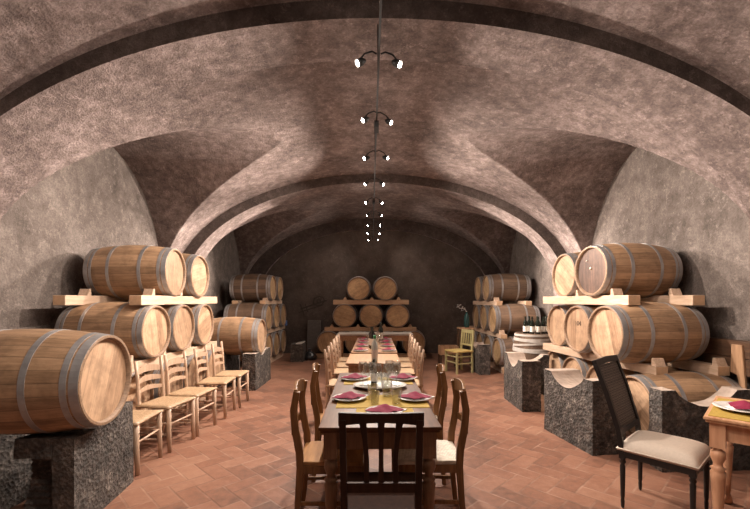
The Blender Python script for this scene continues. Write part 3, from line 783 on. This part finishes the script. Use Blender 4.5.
# ------------------------------------------------------------------ tableware
plate_m = MB().lathe([(.001,.004),(.085,.004),(.10,.010),(.125,.019),(.150,.022),(.151,.025),(.125,.024),(.098,.015),(.084,.010),(.001,.010)], 40)
plate_m2 = plate_m
PL = None
def plate(x, y, label, group, s=1, z=TH+.004):
    global PL
    if PL is None:
        PL = plate_m.build('dinner_plate', M['china'], None); tag(PL, label, 'plate', group); o = PL
    else:
        o = PL.copy(); COL.objects.link(o); o['label'] = label; o['group'] = group
    o.location = (x, y, z); o.scale = (s, s, s); return o
NK = None
def napkin(x, y, rz, label, group, s=1, z=TH+.03):
    """white folded base with a magenta cloth folded to a raised triangle on top"""
    global NK
    if NK is None:
        r = thing('folded_napkin', label, 'napkin', (x, y, z), rz, group)
        MB().prism([(-.125,.0),(-.02,-.075),(.10,-.06),(.145,.02),(.05,.06),(-.09,.055)], 0, .006, 'xy').build('white_cloth', M['white'], r, bevel=.002)
        vs = []; fs = []; n = 12
        for i in range(n+1):
            for j in range(n+1):
                u, v = i/n*2-1, j/n*2-1       # diamond
                x_, y_ = (u+v)*.5, (v-u)*.5
                hh = .010+.044*math.exp(-((x_*2.6)**2))*(1-abs(y_))*(.8)+.003*math.sin(9*x_+5*y_)
                vs.append((x_*.128, y_*.098-.012, hh))
        N = len(vs); vs += [(a, b_, c-.004) for a, b_, c in vs]
        for i in range(n):
            for j in range(n):
                a = i*(n+1)+j; fs.append((a, a+n+1, a+n+2, a+1)); fs.append((N+a, N+a+1, N+a+n+2, N+a+n+1))
        MB().add(vs, fs, 0, True).build('magenta_cloth', M['napkin'], r)
        NK = r; r.scale = (s, s, s); return r
    o = dup(NK, label, (x, y, z), rz, group); o.scale = (s, s, s); return o
def placemat(x0, x1, y0, y1, label, z=TH, rot=0, loc=None, group='mustard table mats'):
    m = MB()
    if loc: m.box(x0, x1, y0, y1, 0, .004); o = m.build('table_mat', M['mat'], None, (loc[0], loc[1], z), (0,0,rot), bevel=.001, seg=1)
    else:
        cx, cy = (x0+x1)/2, (y0+y1)/2
        o = m.box(x0-cx, x1-cx, y0-cy, y1-cy, 0, .004).build('table_mat', M['mat'], None, (cx, cy, z), (0,0,rot), bevel=.001, seg=1)
    return tag(o, label, 'table mat', group)
placemat(-.265, .365, 2.665, 3.02, 'mustard runner across the near table under the two nearest side plates', TH, D(1))
placemat(-.12, .25, 2.40, 2.65, 'mustard mat at the end place behind the dark chair', TH, D(1))
placemat(-.27, .325, 3.40, 3.72, 'mustard runner under the two far plates of the near table', TH, D(1))
gp, gn = 'white dinner plates on the near table', 'magenta napkins on the near table'
for x, y, a, w in ((-.185, 2.88, .2, 'left side, nearer'), (.285, 2.88, -.15, 'right side, nearer'), (-.185, 3.6, .1, 'left side, farther'), (.245, 3.6, 0, 'right side, farther'), (.06, 2.53, 0, 'end place by the dark chair')):
    plate(x, y, 'white dinner plate on mustard mat, near table, '+w, gp, .80)
    napkin(x, y-.005, a, 'magenta napkin folded over white on a plate, near table, '+w, gn, 1.0, TH+.022)
o = MB().lathe([(.001,.004),(.17,.004),(.20,.016),(.22,.022),(.221,.026),(.195,.022),(.168,.010),(.001,.010)], 48, sx=1.0).build('serving_dish', M['china'], None, (.04, 3.30, TH), bevel=0)
o.scale = (1, .72, 1); tag(o, 'oval white serving dish holding the cluster of glasses', 'dish')
tum = MB().lathe([(.001,0),(.028,0),(.031,.012),(.036,.10),(.0345,.10),(.029,.014),(.001,.010)], 20).build('drinking_glass', M['glass'])
wine = MB().lathe([(.001,0),(.034,0),(.033,.003),(.006,.008),(.004,.02),(.004,.085),(.012,.095),(.034,.125),(.038,.155),(.031,.20),(.0297,.20),(.0365,.155),(.032,.127),(.010,.099),(.001,.097)], 22).build('wine_glass', M['glass'])
first = {}
def gl(src, x, y, label, group, z=TH, s=1):
    if src not in first: first[src] = 1; o = src
    else: o = src.copy(); COL.objects.link(o)
    o.location = (x, y, z); o.scale = (s,)*3; return tag(o, label, 'glass', group)
k = 0
words = ['front', 'left front', 'right front', 'centre', 'left', 'right', 'back', 'back left', 'back right', 'far left', 'far right']
for (x, y), w in zip(((.10,3.20),(.02,3.22),(.17,3.24),(.08,3.30),(-.02,3.31),(.18,3.33),(.12,3.38),(.03,3.39),(-.06,3.25),(.15,3.15+.16-.0),(-.10,3.31)), words):
    k += 1
    if k in (10,): continue
    gl(wine if k % 4 else tum, x, y, 'clear glass in the cluster on the white dish, %s' % w, 'glasses on the serving dish', TH+.0105, 1.0)
gl(tum, .09, 2.98, 'squat clear tumbler between the right plate and the dish', 'tumblers near the front', TH+.0042, 1.15)
gl(tum, -.02, 2.93, 'clear tumbler beside the nearer left plate', 'tumblers near the front', TH+.0042, 1.0)
gl(tum, .15, 2.78, 'clear tumbler in front of the nearer right plate', 'tumblers near the front', TH+.0042, 1.0)
gl(tum, .0, 2.76, 'clear tumbler behind the end place', 'tumblers near the front', TH+.0042, .9)
# bottles
def bottle(x, y, z, label, group, body='bottle', cap='bottle', lab='label', s=1, name='wine_bottle'):
    r = thing(name, label, 'bottle', (x, y, z), R.uniform(-.5,.5), group)
    MB().lathe([(.001,.0),(.034,.0),(.037,.006),(.037,.185),(.033,.205),(.017,.235),(.0135,.25),(.0135,.285)], 18).build('glass_body', M[body], r)
    MB().lathe([(.0145,.262),(.0150,.265),(.0150,.300),(.001,.300)], 16).build('capsule', M[cap], r)
    MB().lathe([(.0376,.05),(.0378,.055),(.0378,.135),(.0376,.14)], 18, cap=False).build('label', M[lab], r)
    r.scale = (s,)*3; return r
bottle(-.01, 3.33, TH+.0105, 'small dark bottle among the glasses on the white dish', None, s=.72)
bottle(-.005, 4.76, .745, 'pale bottle with green cap behind the glasses', None, 'bottlewhite', 'green', 'china', 1.05)
bottle(-.035, 5.9, TH, 'dark wine bottle on the long far table, nearer one', 'wine bottles on the far table', s=1.08)
bottle(-.055, 6.0, TH, 'dark wine bottle on the long far table, just behind the nearer one', 'wine bottles on the far table', s=1.05)
bottle(.10, 6.9, TH, 'dark wine bottle with pale label on the long far table', 'wine bottles on the far table', s=1.15)
for i, (x, y) in enumerate(((.03,6.1),(.06,5.95),(.10,6.2),(-.10,6.2),(.0,6.35),(.07,6.5),(-.07,6.55),(.02,6.7))):
    gl(wine, x, y, 'wine glass amid the bottles on the long far table, number %s along' % ('first','second','third','fourth','fifth','sixth','seventh','last')[i], 'wine glasses on the far table', TH, .95)
for i, y in enumerate((5.66, 6.2, 6.74, 7.25)):
    for s, w in ((-1,'left'), (1,'right')):
        ww = ('nearest', 'second', 'third', 'last')[i]
        plate(s*.2-.01, y, 'small plate on the long far table, %s side, %s' % (w, ww), 'plates on the far table', .72, TH)
        napkin(s*.2-.01, y, 0, 'red napkin on the long far table, %s side, %s' % (w, ww), 'napkins on the far table', .8, TH+.018)
# right table ware
ux = Vector((math.cos(D(-135)), math.sin(D(-135)), 0)); uy = Vector((-math.sin(D(-135)), math.cos(D(-135)), 0))
def rtp(a, b_): v = Vector((2.30, 2.745, 0)) + ux*a + uy*b_; return v.x, v.y
x, y = rtp(.06, .165)
placemat(-.31, .31, -.185, .185, 'mustard mat under the plate on the right edge table', TH, D(-45-90+90-90), rtp(.03,.205))
plate(x, y, 'white plate on the mustard mat of the right edge table', None, 1.0)
napkin(x, y, D(30), 'pink napkin folded over white on the right edge table', None, 1.0, TH+.028)

# upright barrel with bottles
ub = thing('upright_barrel', 'upright half-hidden barrel wrapped in pale straps carrying bottles', 'barrel', (2.66, 6.72, 0), .4)
prof = [(brad(-BL/2+BL*i/16), BL*i/16) for i in range(17)]
MB().lathe(prof + [(BH-.02, BL), (BH-.022, BL-.02), (.001, BL-.02)], 48).build('staves', M['aged'], ub)
for i, (z, tl) in enumerate(((.90,0),(.85,.02),(.80,-.02),(.745,.03),(.69,-.02),(.63,.015),(.30,0),(.05,0))):
    rr = brad(z-BL/2)+.006
    MB().sweep([(rr*math.cos(2*PI*k/40), rr*math.sin(2*PI*k/40), z+tl*math.sin(2*PI*k/40+i)) for k in range(40)], .016, .004, side=(0,0,1), closed=True).build('strap', M['strap'], ub)
for i, (x, y, w) in enumerate(((-.17,-.10,'left edge'), (-.09,-.18,'front left'), (.0,-.2,'front centre'), (.10,-.17,'front right'), (.18,-.08,'right edge'), (-.08,-.03,'second row left'), (.06,-.02,'second row right'))):
    bottle(2.66+x, 6.72+y, BL-.02, 'dark bottle standing on the strapped upright barrel, '+w, 'bottles on the upright barrel', s=1.0)

# crates at the right wall
r = thing('wooden_crate', 'dark plank crate with pale slanting board and paper label by right wall', 'crate', (3.525, 3.86, 0), 0)
for i in range(2): MB().box(-.03, .07, -.56, .44, .76+.165*i, .92+.165*i).build('plank', M['crate'], r, bevel=.004)
for i in range(4): MB().box(-.03, .07, -.56, -.26, .02+.18*i, .19+.18*i).build('plank', M['crate'], r, bevel=.004)
MB().box(-.0,.06,.36,.42,.0,.76).build('post', M['crate'], r)
MB().prism([(-.14,.33),(-.02,.76),(.05,.78),(.04,1.05),(-.07,1.05)], -.052, -.031, 'yz').build('slanting_board', M['crate2'], r, bevel=.003)
MB().prism([(-.50,.86),(-.22,1.05),(-.50,1.05)], -.052, -.031, 'yz').build('corner_board', M['crate2'], r, bevel=.003)
MB().box(-.036, -.0305, -.31, -.22, .63, .80).build('paper_label', M['label'], r)

# small stand with vase behind the olive chair
r = thing('narrow_stand', 'narrow brown wooden stand behind the olive chair', 'stand', (1.98, 8.75, 0))
MB().box(-.16, .16, -.15, .15, .85, .88).build('top', M['crate2'], r, bevel=.003)
for a in (-1, 1):
    for c in (-1, 1): MB().box(a*.14-.018, a*.14+.018, c*.13-.018, c*.13+.018, 0, .85).build('leg', M['crate'], r)
MB().box(-.15,.15,-.14,.14,.35,.37).build('shelf', M['crate'], r)
r = thing('green_vase', 'dark teal vase with twisted white wire standing behind the olive chair', 'vase', (2.0, 8.72, .88))
MB().lathe([(.001,0),(.05,0),(.06,.05),(.06,.2),(.04,.27),(.02,.31),(.025,.34),(.001,.34)], 18).build('vase_body', plain('teal glaze', (.008,.05,.05), .25), r)
MB().sweep([(0,0,.33),(-.04,0,.40),(-.12,0,.36),(-.09,0,.46),(-.03,0,.42),(-.16,0,.42),(-.20,0,.50),(-.12,0,.50),(-.22,0,.44)], .006, None, 6).build('white_wire', M['china'], r)
r = thing('open_crate', 'low brown open crate on short legs left of the olive chair', 'crate', (1.62, 8.85, 0))
for a, b_, c, d_ in ((-.2,.2,-.16,-.14),(-.2,.2,.14,.16),(-.2,-.18,-.14,.14),(.18,.2,-.14,.14)): MB().box(a, b_, c, d_, .28, .47).build('side', M['crate2'], r)
MB().box(-.18,.18,-.14,.14,.28,.30).build('bottom', M['crate'], r)
for a in (-.18,.18):
    for c in (-.14,.14): MB().box(a-.02,a+.02,c-.02,c+.02,0,.28).build('leg', M['crate'], r)

# emblem on back wall
r = thing('wall_emblem', 'faint dark tilted emblem painted on the back wall at left', 'emblem', (-1.72, YB-.004, 1.35), 0)
def ring(m, cx, cz, a, b_, w, ang):
    P = [(cx+a*math.cos(2*PI*k/28)*math.cos(ang)-b_*math.sin(2*PI*k/28)*math.sin(ang), 0, cz+a*math.cos(2*PI*k/28)*math.sin(ang)+b_*math.sin(2*PI*k/28)*math.cos(ang)) for k in range(28)]
    m.sweep(P, w, .002, side=(0,1,0) if False else (1,0,.3), closed=True)
m = MB(); ring(m, .16, .10, .15, .12, .014, .4); ring(m, .16, .10, .05, .05, .014, 0); m.build('ring', M['emblem'], r)
for k, (x0, z0, x1, z1, w) in enumerate(((-.35,-.12,.38,.12,.02), (-.40,-.22,.30,.0,.012), (-.36,.02,-.25,-.30,.016), (-.22,.03,-.15,-.2,.012), (.0,.02,.03,.2,.014))):
    MB().sweep([(x0,0,z0),(x1,0,z1)], .002, w).build('stroke', M['emblem'], r)

# ------------------------------------------------------------------ ceiling track with lamps
tr = thing('track_light', 'long dark ceiling track with pairs of small spot lamps down the vault', 'light fixture', (0, 0, H+1.66))
PX = lambda y: .035 - .012*(y-2) if y < 5 else -.001-.008*(y-5)
MB().sweep([(PX(y), y, 0) for y in (-1.5, .5, 2, 3, 4, 5, 6.5, 8, 9.5, 10.9)], .007, .006, side=(1,0,0)).build('rail', M['iron'], tr)
for y in (1.4, 3.05, 5.0, 7.3, 9.3):
    zc = (3.58 if abs(y-3.05) < .3 or abs(y-7.3) < .2 else 3.73)
    MB().sweep([(PX(y), y, 0), (PX(y), y, zc-(H+1.66))], .005, None, 8, side=(1,0,0)).build('hanger', M['iron'], tr)
MB().sweep([(PX(3.8), 3.72, -.02), (PX(3.8), 3.86, -.02)], .022, .03, side=(1,0,0)).build('transformer', M['iron'], tr)
MB().sweep([(PX(7.4), 6.6, -.02), (PX(7.4), 6.72, -.02)], .022, .03, side=(1,0,0)).build('transformer', M['iron'], tr)
LY = [.6, 1.7, 2.70, 3.55, 4.47, 5.5, 6.53, 7.5, 8.5, 9.55, 10.5]
LE = [.5, .55, .6, .85, 2.4, 1.6, 3.0, 5.0, 4.0, .25, .2]
POW = 230
for i, y in enumerate(LY):
    for s in (-1, 1):
        jx = R.uniform(-.012, .012); jy = R.uniform(-.03, .03)
        c = thing('tmp', '', ''); 
        for kk in ('label', 'category'): del c[kk]
        c.name = 'lamp_head'; c.parent = tr; c.location = (PX(y)+s*(.125+jx), y+jy, -.075)
        ar = MB().sweep([(-s*.12, -jy, .075), (-s*.09, -jy*.5, .085), (-s*.04, 0, .06), (0, .012, .02)], .006, None, 8, side=(0,1,0)).build('arm', M['iron'], c)
        aim = Vector((s*.80, -.32, -.50)).normalized(); cone = 150
        if i in (7, 8): aim = (Vector((s*3.4, 7.3, 1.9)) - Vector((0, y, H+1.6))).normalized(); cone = 58
        if i == 4: aim = (Vector((s*3.45, 3.3, 1.95)) - Vector((0, y, H+1.6))).normalized(); cone = 66
        rot = aim.to_track_quat('-Z', 'Y').to_euler()
        MB().lathe([(.010,.055),(.024,.03),(.027,-.012),(.0255,-.012),(.022,.025),(.001,.03)], 16).build('lamp_shade', M['iron'], c, rot=rot)
        MB().lathe([(.001,.02),(.015,.012),(.018,-.006),(.013,-.014),(.001,-.017)], 14).build('bulb', M['bulb'], c, rot=rot)
        ld = bpy.data.lights.new('spot', 'SPOT'); ld.energy = POW*LE[i]; ld.spot_size = D(cone); ld.spot_blend = 1.0
        ld.color = (1, .87, .76); ld.shadow_soft_size = .012
        lo = bpy.data.objects.new('spot', ld); COL.objects.link(lo); lo.parent = c
        lo.location = aim*.03; lo.rotation_euler = rot
        pd = bpy.data.lights.new('crown_fill', 'POINT'); pd.energy = 3.2 if i < 8 else 1.2; pd.color = (1, .87, .76); pd.shadow_soft_size = .02  # added weak fill light beside each bulb, lifts the dark vault crown
        po = bpy.data.objects.new('crown_fill', pd); COL.objects.link(po); po.parent = c; po.location = aim*.05

# ------------------------------------------------------------------ world, camera
w = bpy.data.worlds.new('World'); sc.world = w; w.use_nodes = True
w.node_tree.nodes['Background'].inputs[0].default_value = (.02,.02,.02,1)
cd = bpy.data.cameras.new('Camera'); co = bpy.data.objects.new('Camera', cd); COL.objects.link(co)
co.location = (0, 0, H); co.rotation_euler = (PI/2, 0, 0)
cd.sensor_width = 36; cd.lens = 400/750*36; cd.shift_y = 45.5/750; cd.clip_start = .05
sc.camera = co
vs_ = sc.view_settings; vs_.view_transform = 'Standard'; vs_.look = 'None'; vs_.gamma = 1; vs_.use_curve_mapping = False; vs_.exposure = .1
sc.cycles.use_denoising = True; sc.cycles.max_bounces = 10; sc.cycles.transparent_max_bounces = 24; sc.cycles.sample_clamp_indirect = 4
